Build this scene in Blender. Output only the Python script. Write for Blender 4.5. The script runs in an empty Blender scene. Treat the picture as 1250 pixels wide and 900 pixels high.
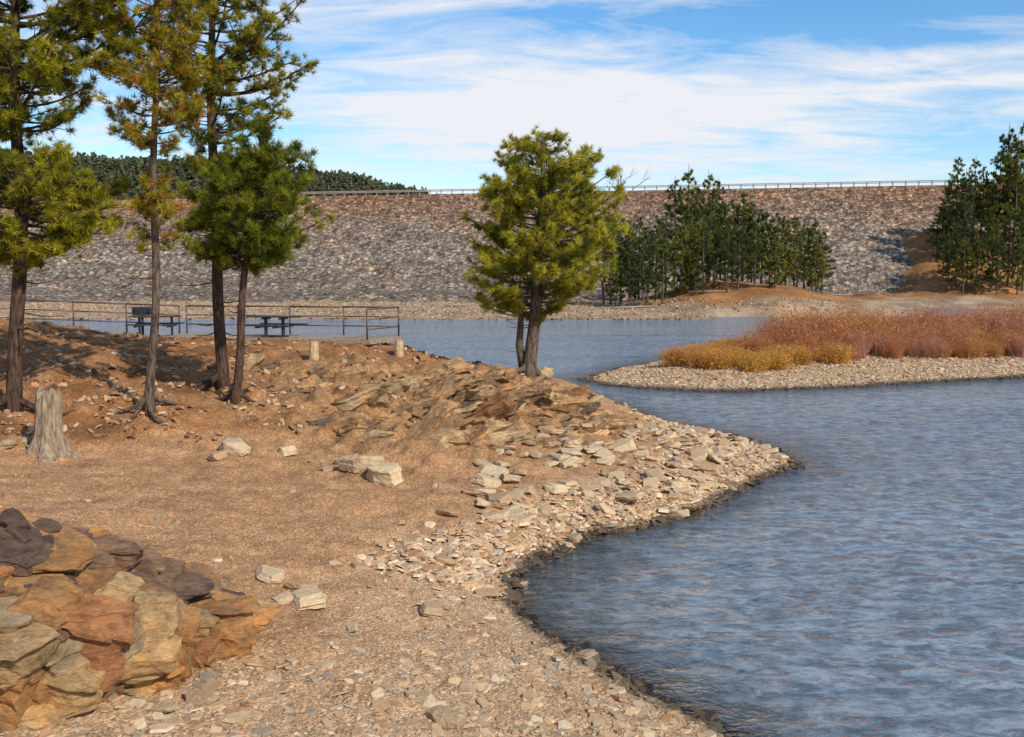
import bpy, math, random
import numpy as np
from mathutils import Vector
rng=np.random.default_rng(11); random.seed(5)
F=1215.0;H=5.0;TH=math.atan(110/1215.)
cT,sT=math.cos(TH),math.sin(TH)
scene=bpy.context.scene
col=scene.collection
# ---------------------------------------------------------------- helpers
def gp(px,py,z):
    t=(450-py)/F; s=(px-625)/F
    k=(z-H)/(-sT+t*cT)
    return (s*k,k*(cT+t*sT),z)
def ad(px,py,y):
    t=(450-py)/F; s=(px-625)/F
    k=y/(cT+t*sT)
    return (s*k,y,H+k*(-sT+t*cT))
def _h(ix,iy,seed):
    n=(ix.astype(np.int64)*374761393+iy.astype(np.int64)*668265263+seed*974634777)&0x7fffffff
    n=((n^(n>>13))*1274126177)&0x7fffffff
    n=n^(n>>16)
    return (n&0xffff)/65535.0*2*np.pi
def perlin(x,y,seed=0):
    x=np.asarray(x,float);y=np.asarray(y,float)
    ix=np.floor(x);iy=np.floor(y);fx=x-ix;fy=y-iy
    def g(a,b):
        an=_h(ix+a,iy+b,seed);return np.cos(an)*(fx-a)+np.sin(an)*(fy-b)
    u=fx*fx*fx*(fx*(fx*6-15)+10);v=fy*fy*fy*(fy*(fy*6-15)+10)
    return ((g(0,0)*(1-u)+g(1,0)*u)*(1-v)+(g(0,1)*(1-u)+g(1,1)*u)*v)*1.5
def fbm(x,y,o=4,seed=0):
    r=0;a=1.0;f=1.0
    for i in range(o):
        r=r+a*perlin(x*f+i*17.3,y*f-i*9.1,seed+i);a*=.5;f*=2.03
    return r
def sst(a,b,x):
    t=np.clip((x-a)/(b-a),0,1);return t*t*(3-2*t)
def make_mesh(name,V,fs,cols=None,smooth=False,attrs=None):
    me=bpy.data.meshes.new(name)
    V=np.asarray(V,np.float32)
    me.vertices.add(len(V));me.vertices.foreach_set("co",V.ravel())
    loops=np.concatenate([np.asarray(f,np.int32).ravel() for f in fs])
    tot=np.concatenate([np.full(len(f),np.asarray(f).shape[1],np.int32) for f in fs])
    st=np.concatenate([[0],np.cumsum(tot)[:-1]]).astype(np.int32)
    me.loops.add(len(loops));me.loops.foreach_set("vertex_index",loops)
    me.polygons.add(len(tot));me.polygons.foreach_set("loop_start",st)
    try: me.polygons.foreach_set("loop_total",tot)
    except Exception: pass
    me.update(calc_edges=True)
    me.polygons.foreach_set("use_smooth",np.full(len(tot),smooth,bool))
    if cols is not None:
        c=np.ones((len(V),4),np.float32);c[:,:3]=cols
        a=me.attributes.new("Col",'FLOAT_COLOR','POINT');a.data.foreach_set("color",c.ravel())
    if attrs:
        for k,v in attrs.items():
            a=me.attributes.new(k,'FLOAT','POINT');a.data.foreach_set("value",np.asarray(v,np.float32))
    return me
def obj(name,me,mat=None,loc=(0,0,0),rot=(0,0,0),parent=None,label=None,cat=None,group=None,kind=None,scale=None):
    o=bpy.data.objects.new(name,me);col.objects.link(o)
    o.location=loc;o.rotation_euler=rot
    if scale is not None:o.scale=scale
    if mat is not None and me is not None and len(me.materials)==0: me.materials.append(mat)
    if parent is not None:o.parent=parent
    if label:o["label"]=label
    if cat:o["category"]=cat
    if group:o["group"]=group
    if kind:o["kind"]=kind
    return o
def grid_faces(nr,nc):
    i=np.arange(nr-1)[:,None]*nc+np.arange(nc-1)[None,:]
    i=i.ravel();return np.stack([i,i+1,i+nc+1,i+nc],1)
class MB:
    def __init__(s): s.V=[];s.F=[];s.C=[];s.n=0
    def add(s,V,fs,c=None):
        V=np.asarray(V,float)
        s.V.append(V)
        for f in fs: s.F.append(np.asarray(f)+s.n)
        if c is not None: s.C.append(np.broadcast_to(np.asarray(c,float),(len(V),3)))
        s.n+=len(V)
    def mesh(s,name,smooth=False):
        byk={}
        for f in s.F: byk.setdefault(f.shape[1],[]).append(f)
        return make_mesh(name,np.concatenate(s.V),[np.concatenate(v) for v in byk.values()],np.concatenate(s.C) if s.C else None,smooth)
def tube(P,R,n=7,cap=True):
    P=np.asarray(P,float);R=np.asarray(R,float);m=len(P)
    T=np.gradient(P,axis=0);T/=np.linalg.norm(T,axis=1)[:,None]+1e-9
    ref=np.array([0,0,1.]) if abs(T[:,2]).mean()<.8 else np.array([1.,0,0])
    A=np.cross(T,ref);A/=np.linalg.norm(A,axis=1)[:,None]+1e-9
    B=np.cross(T,A)
    an=np.linspace(0,2*np.pi,n,endpoint=False)
    V=P[:,None,:]+R[:,None,None]*(np.cos(an)[None,:,None]*A[:,None,:]+np.sin(an)[None,:,None]*B[:,None,:])
    V=V.reshape(-1,3)
    f=[]
    for i in range(m-1):
        for j in range(n):
            f.append((i*n+j,i*n+(j+1)%n,(i+1)*n+(j+1)%n,(i+1)*n+j))
    fs=[np.array(f)]
    if cap: fs.append(np.array([list(range((m-1)*n,m*n))])); fs.append(np.array([list(range(n))[::-1]]))
    return V,fs
def boxv(cx,cy,cz,sx,sy,sz,rz=0):
    s=np.array([[x,y,z] for x in(-.5,.5) for y in(-.5,.5) for z in(-.5,.5)])*[sx,sy,sz]
    c,q=math.cos(rz),math.sin(rz)
    V=np.stack([s[:,0]*c-s[:,1]*q+cx,s[:,0]*q+s[:,1]*c+cy,s[:,2]+cz],1)
    f=np.array([[0,1,3,2],[4,6,7,5],[0,4,5,1],[2,3,7,6],[0,2,6,4],[1,5,7,3]])
    return V,[f]
# ---------------------------------------------------------------- materials
def new_mat(name):
    m=bpy.data.materials.new(name);m.use_nodes=True
    nt=m.node_tree;nt.nodes.clear()
    out=nt.nodes.new("ShaderNodeOutputMaterial");return m,nt,out
def N(nt,t,**k):
    n=nt.nodes.new(t)
    for a,b in k.items():
        if a in n.inputs: n.inputs[a].default_value=b
        else: setattr(n,a,b)
    return n
def ramp(nt,fac,stops):
    r=nt.nodes.new("ShaderNodeValToRGB");e=r.color_ramp.elements
    while len(e)<len(stops):e.new(.5)
    for i,(p,c) in enumerate(stops):
        e[i].position=p;e[i].color=(c[0],c[1],c[2],1) if hasattr(c,'__len__') else (c,c,c,1)
    nt.links.new(fac,r.inputs[0]);return r
def mul(nt,a,b,fac=1.0,bt='MULTIPLY'):
    m=nt.nodes.new("ShaderNodeMix");m.data_type='RGBA';m.blend_type=bt;m.inputs[0].default_value=fac
    nt.links.new(a,m.inputs[6]);nt.links.new(b,m.inputs[7]);return m.outputs[2]
def rock_mat(name,scale=3.0,strata=0.,bump=.04,randcol=None,lo=.55,hi=1.35,rough=.85,srot=(.25,-.6,0)):
    m,nt,out=new_mat(name);L=nt.links
    tc=N(nt,"ShaderNodeTexCoord")
    p=N(nt,"ShaderNodeBsdfPrincipled",Roughness=rough)
    p.inputs['Specular IOR Level'].default_value=.25
    if randcol:
        oi=N(nt,"ShaderNodeObjectInfo");base=ramp(nt,oi.outputs['Random'],randcol).outputs[0]
    else:
        base=N(nt,"ShaderNodeAttribute",attribute_name="Col").outputs['Color']
    n1=N(nt,"ShaderNodeTexNoise",Scale=scale,Detail=10.0,Roughness=.72);L.new(tc.outputs['Object'],n1.inputs['Vector'])
    r1=ramp(nt,n1.outputs[0],[(.3,lo),(.7,hi)])
    c=mul(nt,base,r1.outputs[0])
    if strata>0:
        n4=N(nt,"ShaderNodeTexNoise",Scale=scale*.6,Detail=8.0,Roughness=.72);L.new(tc.outputs['Object'],n4.inputs['Vector'])
        c=mul(nt,c,ramp(nt,n4.outputs[0],[(.36,(.5,.45,.45)),(.48,(1,1,1)),(.6,(1.25,1.08,.85))]).outputs[0],.9)
        mp=N(nt,"ShaderNodeMapping");mp.inputs['Scale'].default_value=(2.2,2.2,13);mp.inputs['Rotation'].default_value=srot
        L.new(tc.outputs['Object'],mp.inputs[0])
        n2=N(nt,"ShaderNodeTexNoise",Scale=scale*.8,Detail=9.0,Roughness=.75,Distortion=.15);L.new(mp.outputs[0],n2.inputs['Vector'])
        r2=ramp(nt,n2.outputs[0],[(.36,(.45,.38,.33)),(.47,(1.0,.97,.94)),(.62,(1.12,1.1,1.05))])
        c=mul(nt,c,r2.outputs[0],strata)
        ad_=N(nt,"ShaderNodeMath",operation='MULTIPLY_ADD');L.new(n2.outputs[0],ad_.inputs[0]);ad_.inputs[1].default_value=strata;L.new(n1.outputs[0],ad_.inputs[2]);hgt=ad_.outputs[0]
    else: hgt=n1.outputs[0]
    b=N(nt,"ShaderNodeBump",Strength=1.0,Distance=bump);L.new(hgt,b.inputs['Height'])
    L.new(c,p.inputs['Base Color']);L.new(b.outputs[0],p.inputs['Normal']);L.new(p.outputs[0],out.inputs[0])
    return m
M_out=rock_mat("layered_rock",3.0,.75,.09,lo=.6,hi=1.4)
M_fore=rock_mat("orange_schist",3.4,.6,.10,lo=.5,hi=1.45,srot=(.1,-.35,.2))
M_stone=rock_mat("pale_slate",9,0,.03,randcol=[(0,(.36,.25,.15)),(.3,(.49,.36,.22)),(.6,(.54,.40,.24)),(.8,(.42,.31,.20)),(1,(.42,.25,.13))],lo=.7,hi=1.25)
M_peb=rock_mat("gravel_stone",14,0,.01,lo=.75,hi=1.25)
def ground_mat():
    m,nt,out=new_mat("shore_earth");L=nt.links
    tc=N(nt,"ShaderNodeTexCoord")
    p=N(nt,"ShaderNodeBsdfPrincipled",Roughness=.95);p.inputs['Specular IOR Level'].default_value=.15
    base=N(nt,"ShaderNodeAttribute",attribute_name="Col").outputs['Color']
    n1=N(nt,"ShaderNodeTexNoise",Scale=1.3,Detail=10.0,Roughness=.7);L.new(tc.outputs['Object'],n1.inputs['Vector'])
    c=mul(nt,base,ramp(nt,n1.outputs[0],[(.3,(.70,.66,.64)),(.7,(1.25,1.25,1.25))]).outputs[0])
    v=N(nt,"ShaderNodeTexVoronoi",Scale=28.0);L.new(tc.outputs['Object'],v.inputs['Vector'])
    bw=N(nt,"ShaderNodeRGBToBW");L.new(v.outputs['Color'],bw.inputs[0])
    c=mul(nt,c,ramp(nt,bw.outputs[0],[(.2,(.6,.58,.56)),(.8,(1.4,1.38,1.36))]).outputs[0],.75)
    n3=N(nt,"ShaderNodeTexNoise",Scale=60.0,Detail=4.0);L.new(tc.outputs['Object'],n3.inputs['Vector'])
    c=mul(nt,c,ramp(nt,n3.outputs[0],[(.35,.6),(.65,1.35)]).outputs[0],.6)
    ad_=N(nt,"ShaderNodeMath",operation='ADD');L.new(v.outputs['Distance'],ad_.inputs[0]);L.new(n3.outputs[0],ad_.inputs[1])
    b=N(nt,"ShaderNodeBump",Strength=.8,Distance=.03);L.new(ad_.outputs[0],b.inputs['Height'])
    L.new(c,p.inputs['Base Color']);L.new(b.outputs[0],p.inputs['Normal']);L.new(p.outputs[0],out.inputs[0]);return m
M_ground=ground_mat()
def bark_mat(name,a,b_):
    m,nt,out=new_mat(name);L=nt.links
    tc=N(nt,"ShaderNodeTexCoord");mp=N(nt,"ShaderNodeMapping");mp.inputs['Scale'].default_value=(6,6,1.3);L.new(tc.outputs['Object'],mp.inputs[0])
    n=N(nt,"ShaderNodeTexNoise",Scale=2.5,Detail=7.0,Roughness=.7);L.new(mp.outputs[0],n.inputs['Vector'])
    p=N(nt,"ShaderNodeBsdfPrincipled",Roughness=.9);p.inputs['Specular IOR Level'].default_value=.15
    L.new(ramp(nt,n.outputs[0],[(.38,a),(.65,b_)]).outputs[0],p.inputs['Base Color'])
    b=N(nt,"ShaderNodeBump",Strength=1.0,Distance=.08);L.new(n.outputs[0],b.inputs['Height']);L.new(b.outputs[0],p.inputs['Normal'])
    L.new(p.outputs[0],out.inputs[0]);return m
M_bark=bark_mat("pine_bark",(.025,.017,.013),(.15,.088,.058))
M_bark2=bark_mat("grey_pine_bark",(.04,.03,.024),(.22,.155,.11))
M_stump=bark_mat("weathered_wood",(.17,.12,.08),(.46,.36,.24))
M_farbark=bark_mat("distant_bark",(.05,.035,.025),(.18,.13,.10))
def leaf_mat(name,trans=.35):
    m,nt,out=new_mat(name);L=nt.links
    base=N(nt,"ShaderNodeAttribute",attribute_name="Col").outputs['Color']
    d=N(nt,"ShaderNodeBsdfDiffuse")
    t=N(nt,"ShaderNodeBsdfTranslucent");L.new(base,d.inputs[0]);L.new(base,t.inputs[0])
    mx=N(nt,"ShaderNodeMixShader");mx.inputs[0].default_value=trans
    L.new(d.outputs[0],mx.inputs[1]);L.new(t.outputs[0],mx.inputs[2]);L.new(mx.outputs[0],out.inputs[0]);return m
M_leaf=leaf_mat("pine_needles")
def plain(name,c,rough=.6,metal=0,ns=8):
    m,nt,out=new_mat(name);L=nt.links
    tc=N(nt,"ShaderNodeTexCoord");n=N(nt,"ShaderNodeTexNoise",Scale=float(ns),Detail=5.0);L.new(tc.outputs['Object'],n.inputs['Vector'])
    p=N(nt,"ShaderNodeBsdfPrincipled",Roughness=rough,Metallic=metal)
    L.new(ramp(nt,n.outputs[0],[(.3,[v*.7 for v in c]),(.7,[min(1,v*1.25) for v in c])]).outputs[0],p.inputs['Base Color'])
    L.new(p.outputs[0],out.inputs[0]);return m
M_rail=plain("brown_painted_steel",(.10,.055,.04),.5)
M_conc=plain("weathered_concrete",(.26,.20,.14),.9)
M_dark=plain("dark_steel",(.025,.025,.028),.5)
M_post=plain("pale_timber",(.42,.30,.16),.85)
M_galv=plain("galvanized_steel",(.34,.26,.23),.6)
M_asph=plain("asphalt",(.06,.06,.06),.9)
# ---------------------------------------------------------------- near terrain (RBF)
shore=[(900,900),(840,870),(740,810),(665,772),(632,742),(624,715),(650,685),(720,655),(800,640),(880,610),(925,585),(972,566),(935,546),(880,530),(800,513),(745,492)]
ctrl=[gp(a,b,0.0) for a,b in shore]
for a,b,z in [(1050,900,-.5),(930,830,-.5),(800,760,-.45),(720,720,-.25),(850,690,-.6),(1000,640,-.8),(1080,565,-.8),(1010,520,-1),(880,500,-1),(800,480,-1.2),(1250,800,-1.4),(1250,600,-1.8),(700,745,-.25),(780,690,-.3)]:
    x,y,_=gp(a,b,0);ctrl.append((x,y,z))
for a,b,z in [(600,900,.38),(760,870,.16),(300,900,.75),(0,900,1.05),(-300,900,1.3),(500,800,.42),(620,800,.16),(300,800,.75),(0,800,1.1),(-300,800,1.4),
 (560,720,.25),(400,700,.6),(200,680,1.0),(0,650,1.3),(-300,650,1.7),(600,640,.45),(400,620,.8),(200,600,1.15),(0,570,1.45),
 (700,620,.34),(800,590,.38),(900,568,.28),(760,545,.62),(840,550,.4),(640,580,.7),
 (560,565,.85),(400,565,1.0),(300,550,1.25),(100,555,1.35),(640,455,1.5),(690,466,1.2),(700,505,.95),(600,500,1.5),(500,485,1.8),(550,440,2.0),(470,425,2.3),(430,450,2.3),
 (340,450,2.35),(287,490,2.0),(272,468,2.15),(180,502,1.95),(15,500,2.05),(-150,500,2.2),(100,450,2.6),(200,450,2.5),(60,396,3.25),(0,392,3.35),(-150,390,3.5),(130,410,3.0),(500,540,1.25),(420,530,1.35),(200,535,1.5)]:
    ctrl.append(gp(a,b,z))
ctrl+=[(-13,36.5,2.76),(-9.5,36,2.76),(-6.5,35.2,2.72),(-4.9,34.9,2.62),(-4.2,36.8,2.45),(-10,41,1.4),(-5,40.5,1.0),(-14,42,1.8),(-22,46,2.2),(-2.0,42,.9),(-35,50,2.5),
 (-40,58,0),(-25,52,0),(-15,47.5,0),(-8,45,0),(-3,44.5,0),(0.5,44.3,0),(3,43,0),(-40,66,-1.5),(-20,58,-1.5),(-8,54,-1.5),(2,52,-1.5),(12,42,-1.8),(20,30,-2.5),(15,12,-2.5),(-40,20,3),(-40,35,4),(-12,4,1.9),(0,4,.9),(6,4,0.0),(9,5,-.8)]
ctrl=np.array(ctrl)
CC=.7
def phi(r2):return np.sqrt(r2+CC*CC)
n=len(ctrl);X=ctrl[:,:2]
D2=((X[:,None]-X[None])**2).sum(-1)
A=np.zeros((n+3,n+3));A[:n,:n]=phi(D2)+np.eye(n)*(-.02);A[:n,n]=1;A[:n,n+1:]=X;A[n,:n]=1;A[n+1:,:n]=X.T
W=np.linalg.solve(A,np.concatenate([ctrl[:,2],[0,0,0]]))
def rbf(x,y):
    x=np.asarray(x,float);y=np.asarray(y,float);sh=x.shape;x=x.ravel();y=y.ravel()
    r=W[n]+W[n+1]*x+W[n+2]*y
    for i in range(n): r=r+W[i]*phi((x-X[i,0])**2+(y-X[i,1])**2)
    return r.reshape(sh)
def gauss(x,y,cx,cy,rx,ry):return np.exp(-((x-cx)/rx)**2-((y-cy)/ry)**2)
def rockmask(x,y):
    m=0
    for (a,b,z,rx,ry) in [(640,480,1.4,2.0,3.5),(560,490,1.6,2.5,4.5),(470,500,1.7,2.4,3.5),(700,505,1.0,1.6,3),(400,470,2,2,3)]:
        q=gp(a,b,z);m=m+gauss(x,y,q[0],q[1],rx,ry)
    return np.clip(m*1.2,0,1)
def hn(x,y):
    x=np.asarray(x,float);y=np.asarray(y,float)
    z=rbf(x,y)
    am=sst(-.1,.8,z)
    rm=rockmask(x,y)
    bank=sst(1.3,1.9,z)
    z=z+.045*fbm(x*.6,y*.6,4,3)*(.35+am)+.018*fbm(x*4,y*4,3,8)+bank*.16*fbm(x*.9,y*.9,4,21)
    z=z+rm*(.12*fbm(x*2.1,y*2.1,4,33)+.26*np.abs(fbm(x*.9,y*.9,4,5)))*am
    return z
def hit(px,py):
    for dy in range(0,40,2):
        t=(450-py-dy)/F;s=(px-625)/F
        k=np.linspace(7,48,1600)
        xs=s*k;ys=k*(cT+t*sT);zs=H+k*(-sT+t*cT)
        zz=hn(xs,ys);w=zs<zz
        if w.any():
            i=np.argmax(w);return np.array([xs[i],ys[i],zz[i]])
    return np.array(gp(px,py,1.0))
NR,NC=640,760
ys=np.geomspace(3.2,66,NR);us=np.linspace(-1.05,.7,NC)
GY=np.repeat(ys[:,None],NC,1);GX=GY*us[None,:]
GZ=hn(GX,GY)
def gcol(x,y,z):
    sand=np.array([.42,.24,.12]);gravel=np.array([.47,.325,.19]);duff=np.array([.29,.14,.056]);wet=np.array([.085,.06,.042]);rock=np.array([.33,.19,.09])
    nz=fbm(x*.35,y*.35,4,44)
    g=np.clip(sst(.75,.2,z+.12*nz)+sst(12.5,9.5,y+.8*nz)*.7,0,1)
    c=sand[None]*(1-g[:,None])+gravel[None]*g[:,None]
    d=sst(1.35,1.7,z+.25*nz)*sst(17.5,20,y)
    c=c*(1-d[:,None])+duff[None]*(d*1)[:,None]
    pt=sst(.1,.5,fbm(x*.8,y*.8,4,77))*d*.6
    c=c*(1-pt[:,None])+rock[None]*pt[:,None]
    pt=sst(.15,.55,fbm(x*.5+9,y*.5,4,78))*d*.6
    c=c*(1-pt[:,None]*.6)
    rm=rockmask(x,y)
    rk=rock[None]*(1+.35*fbm(x*1.5,y*1.5,3,17))[:,None]
    c=c*(1-rm[:,None]*.85)+rk*rm[:,None]*.85
    w=sst(.13,.02,z+.05*nz)
    c=c*(1-w[:,None])+wet[None]*w[:,None]
    c=c*(1+.18*fbm(x*1.7,y*1.7,3,91))[:,None]
    return np.clip(c,.01,1)
V=np.stack([GX.ravel(),GY.ravel(),GZ.ravel()],1)
me=make_mesh("ground",V,[grid_faces(NR,NC)],gcol(V[:,0],V[:,1],V[:,2]),True)
obj("ground",me,M_ground,kind="structure",label="sandy orange earth bank with gravel shoreline")
# ---------------------------------------------------------------- island & far terrain
def polysd(x,y,P):
    P=np.array(P,float);ins=np.zeros(x.shape,bool);d=np.full(x.shape,1e9)
    for i in range(len(P)):
        a=P[i];b=P[(i+1)%len(P)];e=b-a
        t=np.clip(((x-a[0])*e[0]+(y-a[1])*e[1])/(e@e),0,1)
        d=np.minimum(d,np.hypot(x-a[0]-t*e[0],y-a[1]-t*e[1]))
        c=((a[1]>y)!=(b[1]>y))&(x<(b[0]-a[0])*(y-a[1])/(b[1]-a[1]+1e-12)+a[0]);ins^=c
    return np.where(ins,d,-d)
IP=[(3.4,49.2),(4.2,47),(6.5,44.9),(10,43.9),(14,45.2),(19,47.3),(25,50),(34,53),(48,58),(60,66),(55,76),(40,74),(28,70),(16,66),(9.5,61),(5.5,54)]
def hi(x,y):
    sd=polysd(x,y,IP)+.35*fbm(x*.4,y*.4,3,12)
    return np.where(sd>0,1.15*(1-np.exp(-sd*.15)),sd*.2)+.03*fbm(x*1.5,y*1.5,3,2)
x=np.linspace(-4,70,300);y=np.linspace(38,84,220)
IX,IY=np.meshgrid(x,y);IZ=np.maximum(hi(IX.ravel(),IY.ravel()),-2.5)
c=np.array([.43,.32,.205])[None]*(1+.2*fbm(IX.ravel()*.7,IY.ravel()*.7,4,9))[:,None]
w=sst(.14,.03,IZ)[:,None];c=c*(1-w)+np.array([.09,.07,.05])*w
obj("island_ground",make_mesh("island_ground",np.stack([IX.ravel(),IY.ravel(),IZ],1),[grid_faces(220,300)],np.clip(c,.01,1),True),M_ground,kind="structure",label="low pale gravel spit in the lake")
def damY(x):return 248-.207*x     # crest line
def hf(x,y):
    nz=fbm(x*.03,y*.03,4,15);n2=fbm(x*.12,y*.12,3,16)
    a=(y-(120+3*nz))*.05
    a=np.where(y<120+3*nz,a*2,np.minimum(a,1.1+.15*n2))
    a=np.where(x>24+2*n2,a-(x-24-2*n2)*.25,a)
    m=5.4*gauss(x,y,34,150,18,19)-.8+.4*n2
    m=np.where(y<131,-1.5+(y-126)*.2,m)
    d=(y-163-2*nz)*.13
    r=np.minimum(d,1.6)+13*sst(63,90,x+4*nz)*sst(170,204,y)+14*sst(82,122,x)*sst(198,236,y)+n2*.7*sst(170,180,y)
    r=np.where(x<58,r-(58-x)*.25,r)
    z=np.maximum(np.maximum(a,m),np.maximum(r,-2.5))
    return z
x=np.linspace(-260,300,460);y=np.linspace(108,300,280)
FX,FY=np.meshgrid(x,y);FX=FX.ravel();FY=FY.ravel();FZ=hf(FX,FY)
tan=np.array([.33,.25,.17]);brn=np.array([.28,.14,.055])
g=sst(1.2,1.9,FZ+.8*fbm(FX*.1,FY*.1,3,4))[:,None]
c=tan*(1-g)+brn*g;c=c*(1+.45*fbm(FX*.2,FY*.2,4,19))[:,None]
obj("far_shore_ground",make_mesh("far_shore_ground",np.stack([FX,FY,FZ],1),[grid_faces(280,460)],np.clip(c,.01,1),True),M_ground,kind="structure",label="pale gravel shore with brown pine duff")
me=make_mesh("terrain",[[-4000,-600,-3.2],[4000,-600,-3.2],[4000,4000,-3.2],[-4000,4000,-3.2]],[np.array([[0,1,2,3]])],np.full((4,3),(.2,.16,.1)))
obj("terrain",me,M_ground,kind="structure",label="wide earth sheet beneath the lake")
def dam():
    nx,ns=800,150
    xs=np.linspace(-260,150,nx);ss=np.linspace(0,1,ns)
    Xd=np.repeat(xs[None,:],ns,0);S=np.repeat(ss[:,None],nx,1)
    z=-1+S*27.
    bl=sst(35,0,Xd)
    offa=np.interp(S,[0,.1,.13,.2,1],[-60,-54,-48,-45,0])
    offb=np.interp(S,[0,.075,.085,.12,.135,.19,.21,1],[-104,-96,-82,-78,-64,-60,-50,0])
    Yd=damY(Xd)+offa*(1-bl)+offb*bl
    dis=.3*fbm(Xd*.9,S*50*.9,3,60)+.5*fbm(Xd*.15,S*9,3,61)
    dis*=sst(1,.97,S)
    Z=z+dis;Yd=Yd-.4*dis
    return make_mesh("dam",np.stack([Xd.ravel(),Yd.ravel(),Z.ravel()],1),[grid_faces(ns,nx)],None,True,{"hgt":S.ravel()})
def dam_mat():
    m,nt,out=new_mat("riprap");L=nt.links
    tc=N(nt,"ShaderNodeTexCoord");p=N(nt,"ShaderNodeBsdfPrincipled",Roughness=.95);p.inputs['Specular IOR Level'].default_value=.1
    v=N(nt,"ShaderNodeTexVoronoi",Scale=1.15);L.new(tc.outputs['Object'],v.inputs['Vector'])
    v2=N(nt,"ShaderNodeTexVoronoi",Scale=2.6);L.new(tc.outputs['Object'],v2.inputs['Vector'])
    h=N(nt,"ShaderNodeAttribute",attribute_name="hgt")
    nb=N(nt,"ShaderNodeTexNoise",Scale=.035,Detail=9.0,Roughness=.78);L.new(tc.outputs['Object'],nb.inputs['Vector'])
    # faint horizontal layering follows height only
    cbh=N(nt,"ShaderNodeCombineXYZ");L.new(h.outputs['Fac'],cbh.inputs[2])
    nl=N(nt,"ShaderNodeTexNoise",Scale=22.0,Detail=3.0);L.new(cbh.outputs[0],nl.inputs['Vector'])
    hs=N(nt,"ShaderNodeMath",operation='MULTIPLY_ADD');L.new(nb.outputs[0],hs.inputs[0]);hs.inputs[1].default_value=.9;L.new(h.outputs['Fac'],hs.inputs[2])
    band=ramp(nt,hs.outputs[0],[(.45,(.27,.22,.165)),(.62,(.225,.195,.16)),(.85,(.29,.25,.205)),(1.0,(.27,.22,.175))])
    b1=N(nt,"ShaderNodeMath",operation='MULTIPLY_ADD');L.new(nb.outputs[0],b1.inputs[0]);b1.inputs[1].default_value=.9;L.new(h.outputs['Fac'],b1.inputs[2])
    b3=N(nt,"ShaderNodeMath",operation='MULTIPLY');L.new(b1.outputs[0],b3.inputs[0]);b3.inputs[1].default_value=.65
    red=ramp(nt,b3.outputs[0],[(.72,(1,1,1)),(.86,(1.0,.82,.70)),(.97,(1.08,.80,.64))])
    bw=N(nt,"ShaderNodeSeparateColor");L.new(v.outputs['Color'],bw.inputs[0])
    c=mul(nt,band.outputs[0],red.outputs[0])
    c=mul(nt,c,ramp(nt,nl.outputs[0],[(.35,(.72,.70,.70)),(.65,(1.2,1.18,1.15))]).outputs[0],.7)
    c=mul(nt,c,ramp(nt,bw.outputs[0],[(.0,(.5,.5,.5)),(.5,(.95,.92,.9)),(.8,(1.25,1.2,1.15)),(1,(1.8,1.72,1.62))]).outputs[0])
    b2=N(nt,"ShaderNodeSeparateColor");L.new(v2.outputs['Color'],b2.inputs[0])
    c=mul(nt,c,ramp(nt,b2.outputs[1],[(0,(.6,.6,.6)),(1,(1.4,1.36,1.32))]).outputs[0],.8)
    c=mul(nt,c,ramp(nt,v.outputs['Distance'],[(.35,(1,1,1)),(.75,(.3,.29,.28))]).outputs[0],.8)
    nr=N(nt,"ShaderNodeTexNoise",Scale=.09,Detail=6.0,Roughness=.75);L.new(tc.outputs['Object'],nr.inputs['Vector'])
    rd=ramp(nt,nr.outputs[0],[(.35,(.8,.8,.82)),(.52,(1,1,1)),(.66,(1.22,.98,.82))]);c=mul(nt,c,rd.outputs[0],.9)
    sb=N(nt,"ShaderNodeMath",operation='ADD');L.new(v.outputs['Distance'],sb.inputs[0]);L.new(v2.outputs['Distance'],sb.inputs[1])
    b=N(nt,"ShaderNodeBump",Strength=.7,Distance=-.3);L.new(sb.outputs[0],b.inputs['Height'])
    L.new(c,p.inputs['Base Color']);L.new(b.outputs[0],p.inputs['Normal']);L.new(p.outputs[0],out.inputs[0]);return m
obj("dam",dam(),dam_mat(),label="long sloping riprap rock dam embankment across the lake",cat="dam")
xa,xb=-260,150
rv=[]
for xx in(xa,xb):
    for dy in(0,9): rv.append([xx,damY(xx)+dy,26.02])
rv+= [[xa,damY(xa)+70,0],[xb,damY(xb)+70,0]]
obj("road",make_mesh("road",rv,[np.array([[0,2,3,1]])]),M_asph,kind="structure",label="asphalt road along the dam crest")
obj("dam_back_slope",make_mesh("dam_back_slope",[rv[1],rv[3],rv[5],rv[4]],[np.array([[0,1,2,3]])],np.full((4,3),(.2,.15,.1))),M_ground,kind="structure",label="earth slope behind the dam road")
ge=obj("guardrail",None,loc=(0,0,0),label="long steel guardrail on posts along the dam road",cat="guardrail")
mb=MB()
gx0,gx1=-62,112
P=[[xx,damY(xx)+.6,26.95] for xx in np.linspace(gx0,gx1,30)]
for dz in(-.16,.16):
    for i in range(29):
        a=np.array(P[i]);b=np.array(P[i+1]);ang=math.atan2(b[1]-a[1],b[0]-a[0])
        V,f=boxv(*( (a+b)/2+[0,0,dz]),np.linalg.norm(b-a),.12,.2,ang);mb.add(V,f)
obj("rail",mb.mesh("rail"),M_galv,parent=ge)
V,f=boxv(0,0,0,.22,.22,1.25);pm=make_mesh("guardrail_post",V,f)
for i,xx in enumerate(np.linspace(gx0,gx1,64)):
    obj("post",pm,M_galv,loc=(xx,damY(xx)+.8,26.6),parent=ge)
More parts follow.
